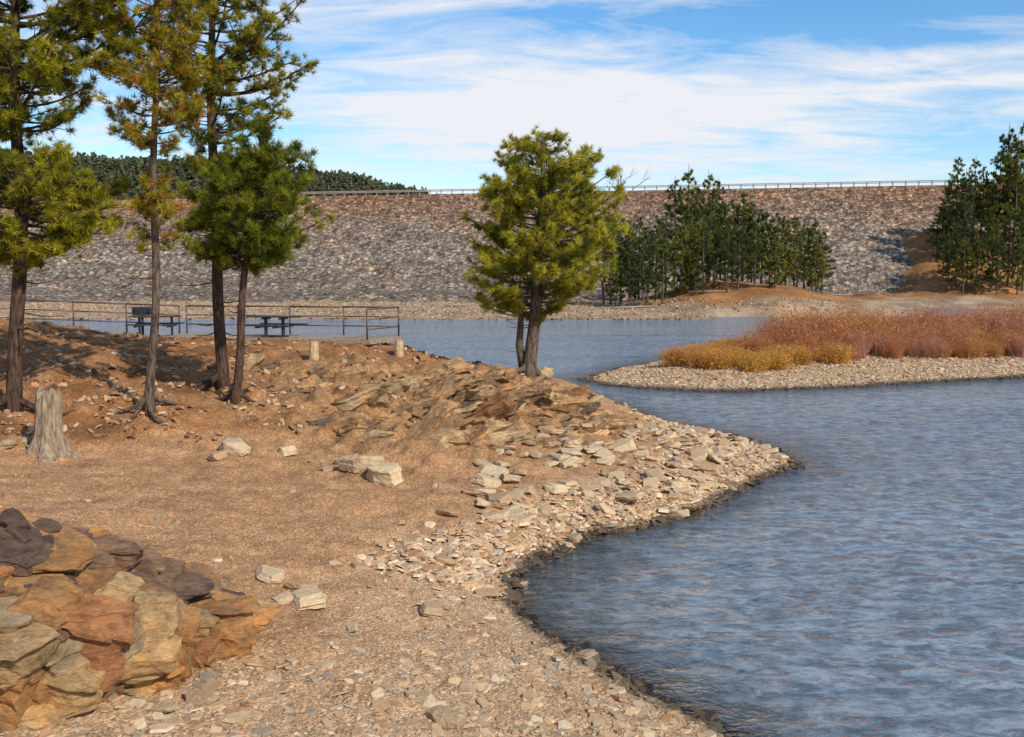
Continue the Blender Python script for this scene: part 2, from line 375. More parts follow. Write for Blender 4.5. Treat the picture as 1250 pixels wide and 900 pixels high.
# ---------------------------------------------------------------- forested hill beyond
def hh(x,y):
    pk=np.interp(x,[-700,-420,-300,-215,-150,-100,-60,-20,40],[92,84,76,71,68,63,54,40,12])
    return pk*sst(430,600,y)+3*fbm(x*.02,y*.02,3,51)
x=np.linspace(-700,60,120);y=np.linspace(400,760,60);HX,HY=np.meshgrid(x,y);HX=HX.ravel();HY=HY.ravel()
obj("hill",make_mesh("hill",np.stack([HX,HY,hh(HX,HY)],1),[grid_faces(60,120)],np.full((len(HX),3),(.06,.055,.03)),True),M_ground,kind="structure",label="dark forested hill beyond the dam")
nf=8000
fx=rng.uniform(-560,40,nf);fy=rng.uniform(470,640,nf);fz=hh(fx,fy)
hgt=rng.uniform(3.5,6.5,nf)
tr=22
cen=np.repeat(np.stack([fx,fy,fz],1),tr,0);hh_=np.repeat(hgt,tr)
t=rng.uniform(.15,1,nf*tr);an=rng.uniform(0,2*np.pi,nf*tr)
rr=hh_*.42*(1.05-t)**.55
tip=cen+np.stack([np.cos(an)*rr,np.sin(an)*rr,t*hh_-.3],1)
rt=cen+np.stack([0*t,0*t,t*hh_+.7],1)
sd=np.stack([-np.sin(an),np.cos(an),0*an],1)*.8
V=np.stack([rt,tip+sd,tip-sd],1).reshape(-1,3)
cc=np.repeat(np.repeat(rng.uniform(.6,1.3,nf),tr)*rng.uniform(.6,1.3,nf*tr),3)[:,None]*np.array([.12,.13,.07])
obj("distant_forest",make_mesh("distant_forest",V,[np.arange(len(V)).reshape(-1,3)],cc),M_leaf,kind="stuff",label="dense dark green pine forest covering a hill",cat="forest")
# ---------------------------------------------------------------- water
wx=np.concatenate([4*np.sinh(np.linspace(-4.9,4.9,420))]);wy=np.concatenate([[-200,-60,-10],np.geomspace(2,420,520)])
WX,WY=np.meshgrid(wx,wy);WX=WX.ravel();WY=WY.ravel()
bed=np.full(WX.shape,-3.0)
mk=(WY<66)&(WY>3)&(WX>-60)&(WX<45);bed[mk]=rbf(WX[mk],WY[mk])
mk=(WX>-4)&(WX<70)&(WY>38)&(WY<84);bed[mk]=np.maximum(bed[mk],hi(WX[mk],WY[mk]))
wz=.025*fbm(WX*.35,WY*.9,3,70)*sst(0,-.6,bed)
wz=np.where(WY>90,0,wz)
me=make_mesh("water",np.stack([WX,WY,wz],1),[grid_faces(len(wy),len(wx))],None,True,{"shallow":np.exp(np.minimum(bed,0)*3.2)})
def water_mat():
    m,nt,out=new_mat("lake_water");L=nt.links
    tc=N(nt,"ShaderNodeTexCoord")
    def nn(sx,sy,sc,det,rot=0.0,dist=.5,ro=.6):
        mp=N(nt,"ShaderNodeMapping");mp.inputs['Scale'].default_value=(sx,sy,1);mp.inputs['Rotation'].default_value=(0,0,rot);L.new(tc.outputs['Object'],mp.inputs[0])
        n_=N(nt,"ShaderNodeTexNoise",Scale=sc,Detail=det,Roughness=ro,Distortion=dist);L.new(mp.outputs[0],n_.inputs['Vector']);return n_.outputs[0]
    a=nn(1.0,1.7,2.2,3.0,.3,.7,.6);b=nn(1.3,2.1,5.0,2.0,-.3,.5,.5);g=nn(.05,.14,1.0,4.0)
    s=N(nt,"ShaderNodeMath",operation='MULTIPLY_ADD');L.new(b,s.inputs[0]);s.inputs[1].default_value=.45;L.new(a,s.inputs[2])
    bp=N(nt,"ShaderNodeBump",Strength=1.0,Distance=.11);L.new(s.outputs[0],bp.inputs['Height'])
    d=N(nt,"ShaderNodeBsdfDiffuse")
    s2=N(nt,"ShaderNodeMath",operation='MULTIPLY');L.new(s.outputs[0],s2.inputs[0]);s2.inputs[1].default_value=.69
    wr=ramp(nt,s2.outputs[0],[(.39,(.075,.105,.13)),(.49,(.14,.185,.225)),(.60,(.25,.305,.35))])  # ripple light and shade painted into diffuse: troughs darker, crests lighter
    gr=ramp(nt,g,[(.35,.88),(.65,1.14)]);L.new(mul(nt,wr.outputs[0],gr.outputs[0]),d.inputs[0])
    tr=N(nt,"ShaderNodeBsdfTransparent");tr.inputs[0].default_value=(.75,.8,.8,1)
    at=N(nt,"ShaderNodeAttribute",attribute_name="shallow")
    m1=N(nt,"ShaderNodeMixShader");L.new(at.outputs['Fac'],m1.inputs[0]);L.new(d.outputs[0],m1.inputs[1]);L.new(tr.outputs[0],m1.inputs[2])
    gl=N(nt,"ShaderNodeBsdfGlossy",Roughness=.05);gl.inputs[0].default_value=(.97,.97,.97,1);L.new(bp.outputs[0],gl.inputs['Normal'])
    fr=N(nt,"ShaderNodeFresnel",IOR=1.33);L.new(bp.outputs[0],fr.inputs['Normal'])
    m2=N(nt,"ShaderNodeMixShader");L.new(fr.outputs[0],m2.inputs[0]);L.new(m1.outputs[0],m2.inputs[1]);L.new(gl.outputs[0],m2.inputs[2])
    L.new(m2.outputs[0],out.inputs[0]);return m
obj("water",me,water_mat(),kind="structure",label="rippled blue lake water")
# ---------------------------------------------------------------- rocks
import bmesh
def cubegrid(cuts):
    bm=bmesh.new();bmesh.ops.create_cube(bm,size=2);bmesh.ops.subdivide_edges(bm,edges=bm.edges[:],cuts=cuts,use_grid_fill=True)
    V=np.array([v.co[:] for v in bm.verts]);Fc=np.array([[v.index for v in f.verts] for f in bm.faces]);bm.free();return V,Fc
CG={c_:cubegrid(c_) for c_ in(5,8,13,18)}
def block(r,size,cuts=8,layers=4,chips=8,lay=.16,jit=.22,qlo=.85):
    V,Fc=CG[cuts];V=V.copy()
    for ax in range(2):
        for s in(1,-1):
            for rep in range(2):
                nv=r.normal(size=3)*(jit+.25*rep);nv[2]*=.4;nv[ax]=s;nv/=np.linalg.norm(nv);d=V@nv-r.uniform(.7,.95);V=V-nv*np.maximum(d,0)[:,None]
    for s in(1,-1):
        nv=r.normal(size=3)*jit*.5;nv[2]=s;nv/=np.linalg.norm(nv);d=V@nv-r.uniform(.8,.95);V=V-nv*np.maximum(d,0)[:,None]
    for i in range(chips):
        nv=r.normal(size=3);nv[2]*=.7;nv/=np.linalg.norm(nv);q=r.uniform(qlo,1.2)
        d=V@nv-q;V=V-nv*np.maximum(d,0)[:,None]
    if lay>0:
        zz=V[:,2]*layers*.5+V[:,0]*.15+10.3;k=np.floor(zz).astype(int);tab=r.uniform(0,1,40)
        sc=1-lay*tab[np.clip(k,0,39)]
        off=r.normal(size=(40,2))*lay*.35
        V[:,0]=V[:,0]*sc+off[np.clip(k,0,39),0];V[:,1]=V[:,1]*sc+off[np.clip(k,0,39),1]
    o_=r.uniform(0,50)
    V=V+.035*np.stack([perlin(V[:,0]*4+7*i+o_,V[:,1]*4+V[:,2]*5,i) for i in range(3)],1)
    return V*np.array(size)*.5,Fc
def rotm(rx,ry,rz):
    from mathutils import Euler
    return np.array(Euler((rx,ry,rz)).to_matrix())
def outcrop(name,blocks,label,seed,cat="rock outcrop",lay=.16,mat=None,warp=.05):
    r=np.random.default_rng(seed);mb=MB()
    base=np.array(blocks[0][0])
    for (p,size,rot,c,cuts) in blocks:
        V,Fc=block(r,size,cuts,max(3,min(8,int(size[2]/.09))),lay=lay,chips=8 if cuts<13 else 12,qlo=.85 if cuts<13 else .78)
        V=V@rotm(*rot).T+np.array(p)-base
        if cuts>=13:
            V=V+warp*np.stack([fbm(V[:,0]*2.2+9*i,V[:,1]*2.2+V[:,2]*2.7,3,i+7) for i in range(3)],1)
        mb.add(V,[Fc],np.array(c)*r.uniform(.8,1.2))
    return obj(name,mb.mesh(name),mat or M_out,loc=tuple(base),label=label,cat=cat)
r=np.random.default_rng(3)
zones=[((708,502),(46,26),36,"tilted brown slate outcrop on the point below the pine"),
       ((630,484),(55,26),44,"layered golden brown slate outcrop beside the pine"),
       ((550,480),(60,32),48,"layered tan slate outcrop on the bank"),
       ((470,510),(62,28),42,"weathered tan slate ledges above the sandy cove"),
       ((620,528),(95,14),34,"low broken slate ledge above the rubble beach"),
       ((390,468),(50,20),20,"rusty broken rock ledge on the bank"),
       ((310,455),(40,14),9,"small rusty rock ledge by pine roots")]
for zi,((cx,cy),(rx,ry),nn_,lab) in enumerate(zones):
    bl=[]
    for i in range(nn_):
        q=hit(cx+r.uniform(-rx,rx),cy+r.uniform(-ry,ry))
        L_=(.5+2.0*r.random()**1.6)*(.7 if zi>4 else 1);sz=(L_,r.uniform(.45,1.0)*min(1,.5+L_*.4),r.uniform(.14,.36)+.16*L_*r.random())
        rot=(-.35+r.normal()*.24,-.34+r.normal()*.20,.15+r.normal()*.38)
        w_=fbm(np.array([q[0]*.8]),np.array([q[1]*.5]),2,8)[0]
        c=np.array([.35,.225,.12])*(1+.4*w_)
        u=r.random()
        if u<.22: c=np.array([.45,.33,.19])
        elif u<.36: c=np.array([.29,.15,.07])
        elif u<.42: c=np.array([.17,.12,.08])
        bl.append((q+[0,0,-.17+r.uniform(-.16,.12)],sz,rot,c,13 if L_>1.3 else 8))
    outcrop("rock_outcrop",bl,lab,100+zi,lay=.24,warp=.06)
OR=(.44,.235,.095);GD=(.47,.31,.15);DK=(.15,.10,.07);BR=(.28,.17,.10);PL=(.49,.36,.21);RS=(.36,.17,.075)
def pyb(px):return np.interp(px,[-150,0,100,200,270,300],[930,905,868,840,806,790])
def pyt(px):return np.interp(px,[-150,0,100,180,235,262,300],[596,622,650,678,706,722,768])
def fbk(px,fr,size,rot,c,cuts=13,push=0.):
    b_=pyb(px);t_=pyt(px);py=b_+(t_-b_)*fr
    d0=hit(px,min(b_,895))[1]
    d=d0+.25+push+ (0 if fr<.45 else (fr-.45)*3.0)
    bl.append((ad(px,py,d),size,rot,c,cuts))
bl=[]
for (px,fr,sz,rot,c,pu) in [(60,.3,(3.0,2.6,1.7),(.1,.1,.2),BR,1.15),(-60,.3,(3.0,2.4,1.8),(.1,.1,.1),BR,1.1),(150,.25,(1.7,2.0,1.2),(.05,.12,-.1),BR,.95),
   (40,.66,(3.0,2.4,.9),(.12,.2,.2),BR,1.1),(225,.25,(1.0,1.5,.8),(.05,.1,-.3),BR,.75),(150,.6,(1.7,1.8,.6),(.1,.22,.1),BR,.85),(-80,.7,(2.6,2.4,1.2),(.1,.15,.2),BR,1.0)]:
    fbk(px,fr,sz,rot,c,18,pu)
for row,(fr,n_,sz0) in enumerate([(.04,8,.6),(.2,8,.8),(.36,8,.85),(.5,8,.8)]):
    for i in range(n_):
        px=-70+i*46+r.uniform(-14,14)+(row%2)*20
        if px>292: continue
        k_=1.0 if px<215 else .72
        fbk(px,fr+r.uniform(-.05,.05),(sz0*k_*r.uniform(.7,1.3),sz0*k_*r.uniform(.8,1.2),sz0*k_*r.uniform(.45,1.0)),(r.normal()*.06+.1,.30+r.normal()*.08,r.uniform(-.35,.35)),[OR,GD,PL,OR,GD,RS,GD][r.integers(7)],13,r.uniform(-.1,.2))
fbk(272,.4,(.76,.8,.76),(0,.12,-.3),OR,13);fbk(236,.10,(.5,.45,.36),(0,.2,.3),RS,13)
fbk(185,.36,(.62,.8,1.15),(.1,.22,-.15),GD,13,-.1);fbk(140,.3,(.5,.7,1.0),(.1,.4,.0),PL,13,-.1)
for row,fr in enumerate([.60,.68,.76,.84,.92]):
    for i in range(7):
        px=-70+i*52+r.uniform(-18,18)
        if px>258: continue
        fbk(px,fr,(r.uniform(.7,1.5),r.uniform(.7,1.1),r.uniform(.12,.26)),(r.normal()*.06+.12,.26+r.normal()*.06,r.uniform(-.2,.4)),[DK,BR,BR,RS,OR,DK][r.integers(6)],13,.1)
for i in range(230):
    px=r.uniform(-90,300);fr=r.uniform(-.05,1.0)
    L_=r.uniform(.12,.5)*(1 if px<200 else .7)
    c=[OR,GD,PL,DK,BR,RS][r.integers(6)]
    if fr>.62: c=[DK,BR,DK,OR,GD,BR][r.integers(6)]
    fbk(px,fr,(L_,L_*.8,L_*r.uniform(.18,.5)),(r.normal()*.15+.12,.28+r.normal()*.14,r.normal()*.5),c,8,.0)
outcrop("rock_outcrop",bl,"large fractured orange and golden schist outcrop on gravel",55,lay=.15,mat=M_fore,warp=.03)
SM=[]
for i in range(18):
    V,Fc=block(r,(1.0,r.uniform(.5,.85),r.uniform(.12,.30)),8,3,10,.1,.3,.75)
    SM.append(make_mesh("stone",V,[Fc]));SM[-1].materials.append(M_stone)
def stone(x,y,s,mi=None,lift=.3,tilt=.18,group="flat slate stones on the beach",label="pale flat slate stone on the beach",zs=1.0):
    z=float(hn(np.array([x]),np.array([y]))[0])
    me=SM[mi if mi is not None else r.integers(len(SM))]
    return obj("stone",me,None,loc=(x,y,z+s*.08*lift),rot=(r.normal()*tilt,r.normal()*tilt,r.uniform(0,6.28)),label=label,cat="rock",group=group,scale=(s,s,s*zs))
TP=[(-1.2,20.5),(-.3,18.2),(1.2,19.4),(3.2,20.9),(4.9,23.2),(6.4,25.2),(7.6,27.2),(7.2,29.4),(5.5,31.0),(3.6,29.5),(2,27),(0,24)]
cnt=0
while cnt<235:
    x=r.uniform(-2,8);y=r.uniform(18,32)
    if polysd(np.array([x]),np.array([y]),TP)[0]<0: continue
    stone(x,y,r.uniform(.28,.68)*(1.35 if r.random()<.1 else 1),lift=r.uniform(.3,2.2),tilt=.2);cnt+=1
for (px,py,s,lb) in [(540,688,.55,0),(552,682,.42,0),(536,703,.45,0),(330,708,.62,0),(368,722,.6,0),(372,738,.7,0),(594,728,.45,0),(547,629,.5,0),(285,552,.95,1),(350,554,.55,1),(265,560,.6,1),(445,572,1.1,1),(470,585,.9,1),(425,572,.7,1),(400,575,.5,0),(602,576,.7,1),(590,570,.5,0),(675,530,.8,1),(760,550,.8,1),(740,545,.6,0),(545,885,.48,1),(525,748,.5,0),(290,880,.35,0),(345,735,.4,0),(520,855,.25,0),(10,545,.6,0),(30,540,.4,0),(715,803,.4,0),(490,640,.3,0),(690,668,.45,0),(700,660,.5,0),(640,715,.3,0),(830,630,.5,0),(245,858,.4,0),(200,870,.3,0),(430,770,.3,0),(575,605,.5,0),(640,600,.6,0),(680,600,.7,0)]:
    q=hit(px,py);stone(q[0],q[1],s,lift=1.2,tilt=.12,zs=1.9 if lb else 1.1,label="large pale weathered stone on orange sand" if lb else "pale flat slate stone on the beach")
for i in range(24):
    q=hit(r.uniform(330,620),r.uniform(560,880));stone(q[0],q[1],r.uniform(.1,.22),lift=.5)
def shards(Px,Py,S,name,label,flat=.22,cols=None,tilt=.25,lift=.3,hfun=hn,hz=None):
    m=len(Px);k=6
    z=hfun(Px,Py)
    an=(np.arange(k)/k*2*np.pi)[None]+r.uniform(-.35,.35,(m,k))
    ra=r.uniform(.6,1.1,(m,k));asp=r.uniform(.5,.95,(m,1))
    lx=np.cos(an)*ra;ly=np.sin(an)*ra*asp
    th=r.uniform(.5,1.3,(m,1))*flat
    top=np.stack([lx*.88,ly*.88,np.repeat(th,k,1)],2);bot=np.stack([lx*1.05,ly*1.05,-np.repeat(th,k,1)],2)
    V=np.concatenate([top,bot],1)*(S*.5)[:,None,None]
    rz=r.uniform(0,6.28,m);tx=r.normal(size=m)*tilt;ty=r.normal(size=m)*tilt
    zz=V[:,:,2]+V[:,:,0]*tx[:,None]+V[:,:,1]*ty[:,None]
    c,s=np.cos(rz)[:,None],np.sin(rz)[:,None]
    Xr=V[:,:,0]*c-V[:,:,1]*s+Px[:,None];Yr=V[:,:,0]*s+V[:,:,1]*c+Py[:,None]
    Zr=zz+(z+S*lift*flat)[:,None]
    V=np.stack([Xr,Yr,Zr],2).reshape(-1,3)
    b=np.arange(m)[:,None]*12
    tops=b+np.arange(6)[None]
    sides=np.concatenate([np.concatenate([b+6+i,b+6+(i+1)%6,b+(i+1)%6,b+i],1) for i in range(6)])
    cc=cols[r.integers(len(cols),size=m)]*r.uniform(.7,1.25,(m,1))
    wet=sst(.10,.0,z)[:,None];cc=cc*(1-wet*.8)
    cc=np.repeat(cc,12,0)
    obj(name,make_mesh(name,V,[tops,sides],cc),M_peb,kind="stuff",label=label,cat="gravel")
PAL=np.array([[.50,.365,.225],[.46,.31,.175],[.42,.275,.155],[.50,.325,.185],[.38,.215,.105],[.35,.275,.20],[.52,.40,.265]])
def sample(n_,x0,x1,y0,y1,dens):
    X_=r.uniform(x0,x1,n_);Y_=np.exp(r.uniform(math.log(y0),math.log(y1),n_));U=X_*Y_
    Z_=rbf(U,Y_);d=dens(U,Y_,Z_);k=r.random(n_)<d
    return U[k],Y_[k]
a,b=sample(75000,-.55,.5,7.5,17,lambda x,y,z:np.where(z<-.12,0,np.clip(sst(.65,.25,z)*.8+sst(12.5,9.5,y)*.75,0.03,1)*(.55+.45*(fbm(x,y,3,5)>-.1))))
shards(a,b,r.uniform(.02,.09,len(a))*(.6+.4*r.random(len(a)))+(r.random(len(a))<.06)*r.uniform(.04,.2,len(a)),"gravel","tan shale gravel and shards on the beach",.14,PAL*.92,.2)
a,b=sample(32000,-.5,.35,15,34,lambda x,y,z:np.where(z<-.12,0,np.clip(sst(.6,.3,z),0,1)))
shards(a,b,r.uniform(.06,.28,len(a))*np.where(r.random(len(a))<.1,1.5,1),"slate_rubble","dense pale slate rubble covering the point",.15,PAL*1.03,.25,.7)
a,b=sample(7000,-.55,.2,14,26,lambda x,y,z:np.where(z<.5,0,.4))
shards(a,b,r.uniform(.02,.07,len(a)),"pebbles","scattered small pebbles on sand",.25,PAL*.75,.3)
sx=[];sy=[]
sp=np.array([gp(a_,b_,0)[:2] for a_,b_ in shore])
for i in range(len(sp)-1):
    m_=int(np.linalg.norm(sp[i+1]-sp[i])*30)
    t_=r.random(m_);q=sp[i]+(sp[i+1]-sp[i])*t_[:,None]+r.normal(size=(m_,2))*(.12+.2*r.random((m_,1)));sx.append(q[:,0]);sy.append(q[:,1])
sx=np.concatenate(sx);sy=np.concatenate(sy)
shards(sx,sy,r.uniform(.03,.14,len(sx))*np.where(r.random(len(sx))<.14,2.4,1),"wet_shore_stones","dark wet stones along the waterline",.22,np.array([[.14,.10,.07],[.09,.065,.045],[.2,.14,.09],[.30,.21,.13],[.36,.25,.15]]),.3,.4)
X_=r.uniform(2,50,60000);Y_=r.uniform(43,62,60000);Z_=hi(X_,Y_);k=(Z_>-.05)&(Z_<.95);X_=X_[k][:18000];Y_=Y_[k][:18000]
shards(X_,Y_,r.uniform(.06,.26,len(X_)),"island_gravel","pale cobbles on the gravel spit",.2,PAL*.98,.25,.5,hi)
a,b=sample(14000,-.6,.1,19,44,lambda x,y,z:np.where(z<1.4,0,.6*(fbm(x*.7,y*.7,3,5)>0)))
shards(a,b,r.uniform(.05,.26,len(a)),"bank_rubble","rusty brown rock fragments on the bank",.25,np.array([[.28,.14,.06],[.38,.22,.12],[.2,.1,.05],[.42,.30,.19]]),.35,.4)
X_=r.uniform(-75,46,30000);Y_=r.uniform(118,165,30000);Z_=hf(X_,Y_);k=(Z_>0)&(Z_<2.2);X_=X_[k][:9000];Y_=Y_[k][:9000]
shards(X_,Y_,r.uniform(.15,.6,len(X_)),"far_shore_cobbles","pale cobbles on the far shore",.3,PAL*.75,.25,.3,hf)
# ---------------------------------------------------------------- trees
def tufts(C,D,m,L_,w,colA,colB,mixv,spread=.9,rg=rng):
    n_=len(C)
    Cc=np.repeat(C,m,0);Dd=np.repeat(D,m,0)*.75+rg.normal(size=(n_*m,3))*spread*.6
    Dd/=np.linalg.norm(Dd,axis=1)[:,None]+1e-9
    sd=np.cross(Dd,rg.normal(size=Dd.shape));sd/=np.linalg.norm(sd,axis=1)[:,None]+1e-9
    ln=L_*rg.uniform(.6,1.15,(n_*m,1))
    b0=Cc+Dd*ln*.08
    V=np.stack([b0-sd*w*.5,b0+sd*w*.5,Cc+Dd*ln],1).reshape(-1,3)
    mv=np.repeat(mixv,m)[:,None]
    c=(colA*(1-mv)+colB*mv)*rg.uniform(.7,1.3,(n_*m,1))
    return V,np.repeat(c,3,0)
def trunk_at(P,h):
    return np.array([np.interp(h,P[:,2],P[:,i]) for i in(0,1,2)])
def pine(name,base,P,R,env,nb,cA,cB,label,rg,bark=M_bark,tw=5.0,tl=.2,tm=22,tww=.02,roots=0,group=None,cat="tree",dead=4,upt=.35,ntuft=(2,5),rust=0,extra=None,lenr=(.6,1.05),nseg=9,inner=.3):
    P=np.array(P,float);R=np.array(R,float)
    hs=np.linspace(P[0,2],P[-1,2],22)
    PP=np.stack([np.interp(hs,P[:,2],P[:,0]),np.interp(hs,P[:,2],P[:,1]),hs],1)
    for a_ in(0,1):PP[:,a_]=np.convolve(np.pad(PP[:,a_],2,mode='edge'),np.ones(5)/5,'valid')
    PP[1:,0]+=.03*np.sin(hs[1:]*1.3+rg.uniform(0,6));RR=np.interp(hs,P[:,2],R)
    RR[0]*=1.35;RR[1]*=1.08
    mb=MB();V,f=tube(PP,RR,nseg);mb.add(V,f)
    if extra:
        for (EP,ER) in extra: V,f=tube(EP,ER,7);mb.add(V,f)
    for i in range(roots):
        a_=rg.uniform(0,6.28);l=rg.uniform(.8,1.8);pts=[]
        for t_ in np.linspace(0,1,6):
            qx=base[0]+math.cos(a_+.4*t_)*l*t_;qy=base[1]+math.sin(a_+.4*t_)*l*t_
            z_=float(hn(np.array([qx]),np.array([qy]))[0])-base[2]
            pts.append([qx-base[0],qy-base[1],(1-t_)**3*.35+z_+.04-.1*t_])
        V,f=tube(pts,np.linspace(R[0]*.55,.02,6),6);mb.add(V,f)
    C=[];Dr=[];MX=[]
    h0,h1=env[0][0],env[-1][0]
    eh=[e[0] for e in env];el=[e[1] for e in env];er=[e[2] for e in env]
    i=0;tries=0
    while i<nb and tries<nb*20:
        tries+=1
        h=rg.uniform(h0,h1);l_=np.interp(h,eh,el);r_=np.interp(h,eh,er)
        if max(l_,r_)<.12: continue
        if rg.random()>(.35+max(l_,r_)/max(max(el),max(er))): continue
        i+=1
        az=i*2.4+rg.uniform(-.5,.5);cx,sx_=math.cos(az),math.sin(az)
        Lh=r_ if cx>0 else l_;dep=(l_+r_)*.5
        ln=max(.2,math.hypot(cx*Lh,sx_*dep)*rg.uniform(*lenr))
        fr=(h-h0)/(h1-h0+1e-6);up=upt*(.2+1.2*fr)+rg.normal()*.12
        ha=max(h-up*ln*.6,.3);p0=trunk_at(PP,ha)
        ts=np.linspace(0,1,6);dirh=np.array([cx,sx_,0]);side=np.array([-sx_,cx,0])
        wob=rg.normal()*.12*ln
        B=p0+dirh*(ts*ln)[:,None]+side*(np.sin(ts*3)*wob)[:,None]+np.array([0,0,1.])*((up*ts+.12*ts*ts-.08*np.sin(ts*3.1))*ln)[:,None]
        br=max(.010,.022*ln**.8)
        V,f=tube(B,np.linspace(br,br*.3,6),4,False);mb.add(V,f)
        nt_=max(2,int(ln*tw))
        for j in range(nt_):
            t_=rg.uniform(inner,1)**.8;q=np.array([np.interp(t_,ts,B[:,a_]) for a_ in range(3)])
            sg=rg.choice([-1,1]);d=dirh*rg.uniform(.4,1)+side*sg*rg.uniform(.2,1)+np.array([0,0,rg.uniform(-.05,.6)])
            d/=np.linalg.norm(d);tl_=rg.uniform(.15,.45)*min(1.3,.5+ln*.4)*(1.15-t_*.4)
            e=q+d*tl_
            V,f=tube([q,(q+e)/2+rg.normal(size=3)*.02,e],[br*.4,br*.3,br*.2],3,False);mb.add(V,f)
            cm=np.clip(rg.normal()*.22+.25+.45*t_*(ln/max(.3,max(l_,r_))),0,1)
            for s_ in range(rg.integers(*ntuft)):
                tt=rg.uniform(.4,1.1);C.append(q+d*tl_*tt+rg.normal(size=3)*.05);dd=d+np.array([0,0,.5])+rg.normal(size=3)*.3
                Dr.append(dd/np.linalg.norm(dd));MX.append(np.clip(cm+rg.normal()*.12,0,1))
    for i in range(dead):
        h=rg.uniform(h0*.35,h0*1.0);az=rg.uniform(0,6.28);ln=rg.uniform(.3,1.1);p0=trunk_at(PP,h)
        e=p0+np.array([math.cos(az)*ln,math.sin(az)*ln,rg.uniform(-.2,.25)*ln])
        V,f=tube([p0,(p0+e)/2+[0,0,-.05],e],[.022,.014,.006],4,False);mb.add(V,f)
    C=np.array(C);Dr=np.array(Dr);MX=np.array(MX)
    V,cc=tufts(C,Dr,tm,tl,tww,np.array(cA),np.array(cB),MX,rg=rg)
    if rust>0:
        rr_=np.repeat(np.repeat(rg.random(len(C))<rust,tm),3);cc[rr_]=np.array([.44,.20,.03])*rg.uniform(.7,1.3,(rr_.sum(),1))
    cm=make_mesh("crown",V,[np.arange(len(V)).reshape(-1,3)],cc)
    e=obj(name,None,loc=tuple(base),label=label,cat=cat,group=group)
    t=obj("trunk",mb.mesh("trunk",True),bark,parent=e);c=obj("crown",cm,M_leaf,parent=e)
    return e,t,c
def near_pine(bpx,bpy_,track,env_px,**k):
    q=hit(bpx,bpy_);y0=q[1]
    s=y0/F
    P=[];R=[]
    for (a_,b_,rp) in track:
        w=ad(a_,b_,y0);P.append([w[0]-q[0],0,w[2]-q[2]]);R.append(rp*s)
    P[0]=[0,0,-.25]
    env=[]
    for (py,l,rt) in env_px:
        w=ad(0,py,y0);env.append((w[2]-q[2],l*s,rt*s))
    env.sort()
    return q,P,R,env
YG=(.09,.10,.015);YB=(.56,.49,.05)
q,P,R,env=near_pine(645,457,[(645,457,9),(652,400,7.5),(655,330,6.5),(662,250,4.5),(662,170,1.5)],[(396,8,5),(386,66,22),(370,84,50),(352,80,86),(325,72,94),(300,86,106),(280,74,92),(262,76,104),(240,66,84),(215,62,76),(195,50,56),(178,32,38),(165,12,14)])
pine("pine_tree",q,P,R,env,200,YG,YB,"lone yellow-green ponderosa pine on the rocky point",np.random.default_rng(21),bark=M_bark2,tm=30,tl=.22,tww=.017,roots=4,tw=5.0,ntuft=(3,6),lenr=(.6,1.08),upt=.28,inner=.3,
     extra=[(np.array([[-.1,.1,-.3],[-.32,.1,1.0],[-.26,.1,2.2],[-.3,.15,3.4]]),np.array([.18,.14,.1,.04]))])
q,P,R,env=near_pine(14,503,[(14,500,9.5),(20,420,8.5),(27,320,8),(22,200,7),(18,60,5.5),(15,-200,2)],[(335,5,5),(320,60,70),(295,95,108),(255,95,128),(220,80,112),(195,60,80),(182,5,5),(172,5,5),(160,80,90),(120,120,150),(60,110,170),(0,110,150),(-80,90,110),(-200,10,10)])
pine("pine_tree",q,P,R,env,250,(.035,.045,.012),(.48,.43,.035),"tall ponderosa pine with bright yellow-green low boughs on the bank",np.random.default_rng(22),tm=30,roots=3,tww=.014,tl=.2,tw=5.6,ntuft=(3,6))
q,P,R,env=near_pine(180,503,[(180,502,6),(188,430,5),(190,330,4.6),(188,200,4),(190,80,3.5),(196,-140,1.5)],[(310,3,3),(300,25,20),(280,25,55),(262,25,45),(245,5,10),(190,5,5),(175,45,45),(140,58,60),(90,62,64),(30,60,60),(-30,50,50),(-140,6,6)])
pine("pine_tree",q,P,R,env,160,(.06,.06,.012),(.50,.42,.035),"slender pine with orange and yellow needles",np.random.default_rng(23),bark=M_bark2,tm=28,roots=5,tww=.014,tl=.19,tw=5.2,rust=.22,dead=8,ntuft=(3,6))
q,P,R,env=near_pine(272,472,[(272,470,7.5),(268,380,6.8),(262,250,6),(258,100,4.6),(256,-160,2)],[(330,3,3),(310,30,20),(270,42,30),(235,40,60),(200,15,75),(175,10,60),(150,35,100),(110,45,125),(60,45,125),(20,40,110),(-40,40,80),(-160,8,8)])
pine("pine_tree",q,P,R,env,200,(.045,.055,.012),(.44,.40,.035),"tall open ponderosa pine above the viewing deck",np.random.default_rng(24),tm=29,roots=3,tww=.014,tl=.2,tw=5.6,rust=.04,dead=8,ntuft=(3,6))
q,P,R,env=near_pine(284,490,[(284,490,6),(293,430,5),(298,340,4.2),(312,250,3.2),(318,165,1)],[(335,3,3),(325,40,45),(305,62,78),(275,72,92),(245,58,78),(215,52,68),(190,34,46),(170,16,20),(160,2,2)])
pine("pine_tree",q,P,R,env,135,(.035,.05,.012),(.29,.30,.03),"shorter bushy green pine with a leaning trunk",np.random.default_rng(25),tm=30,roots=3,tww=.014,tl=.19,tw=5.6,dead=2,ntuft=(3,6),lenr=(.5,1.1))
FV=[]
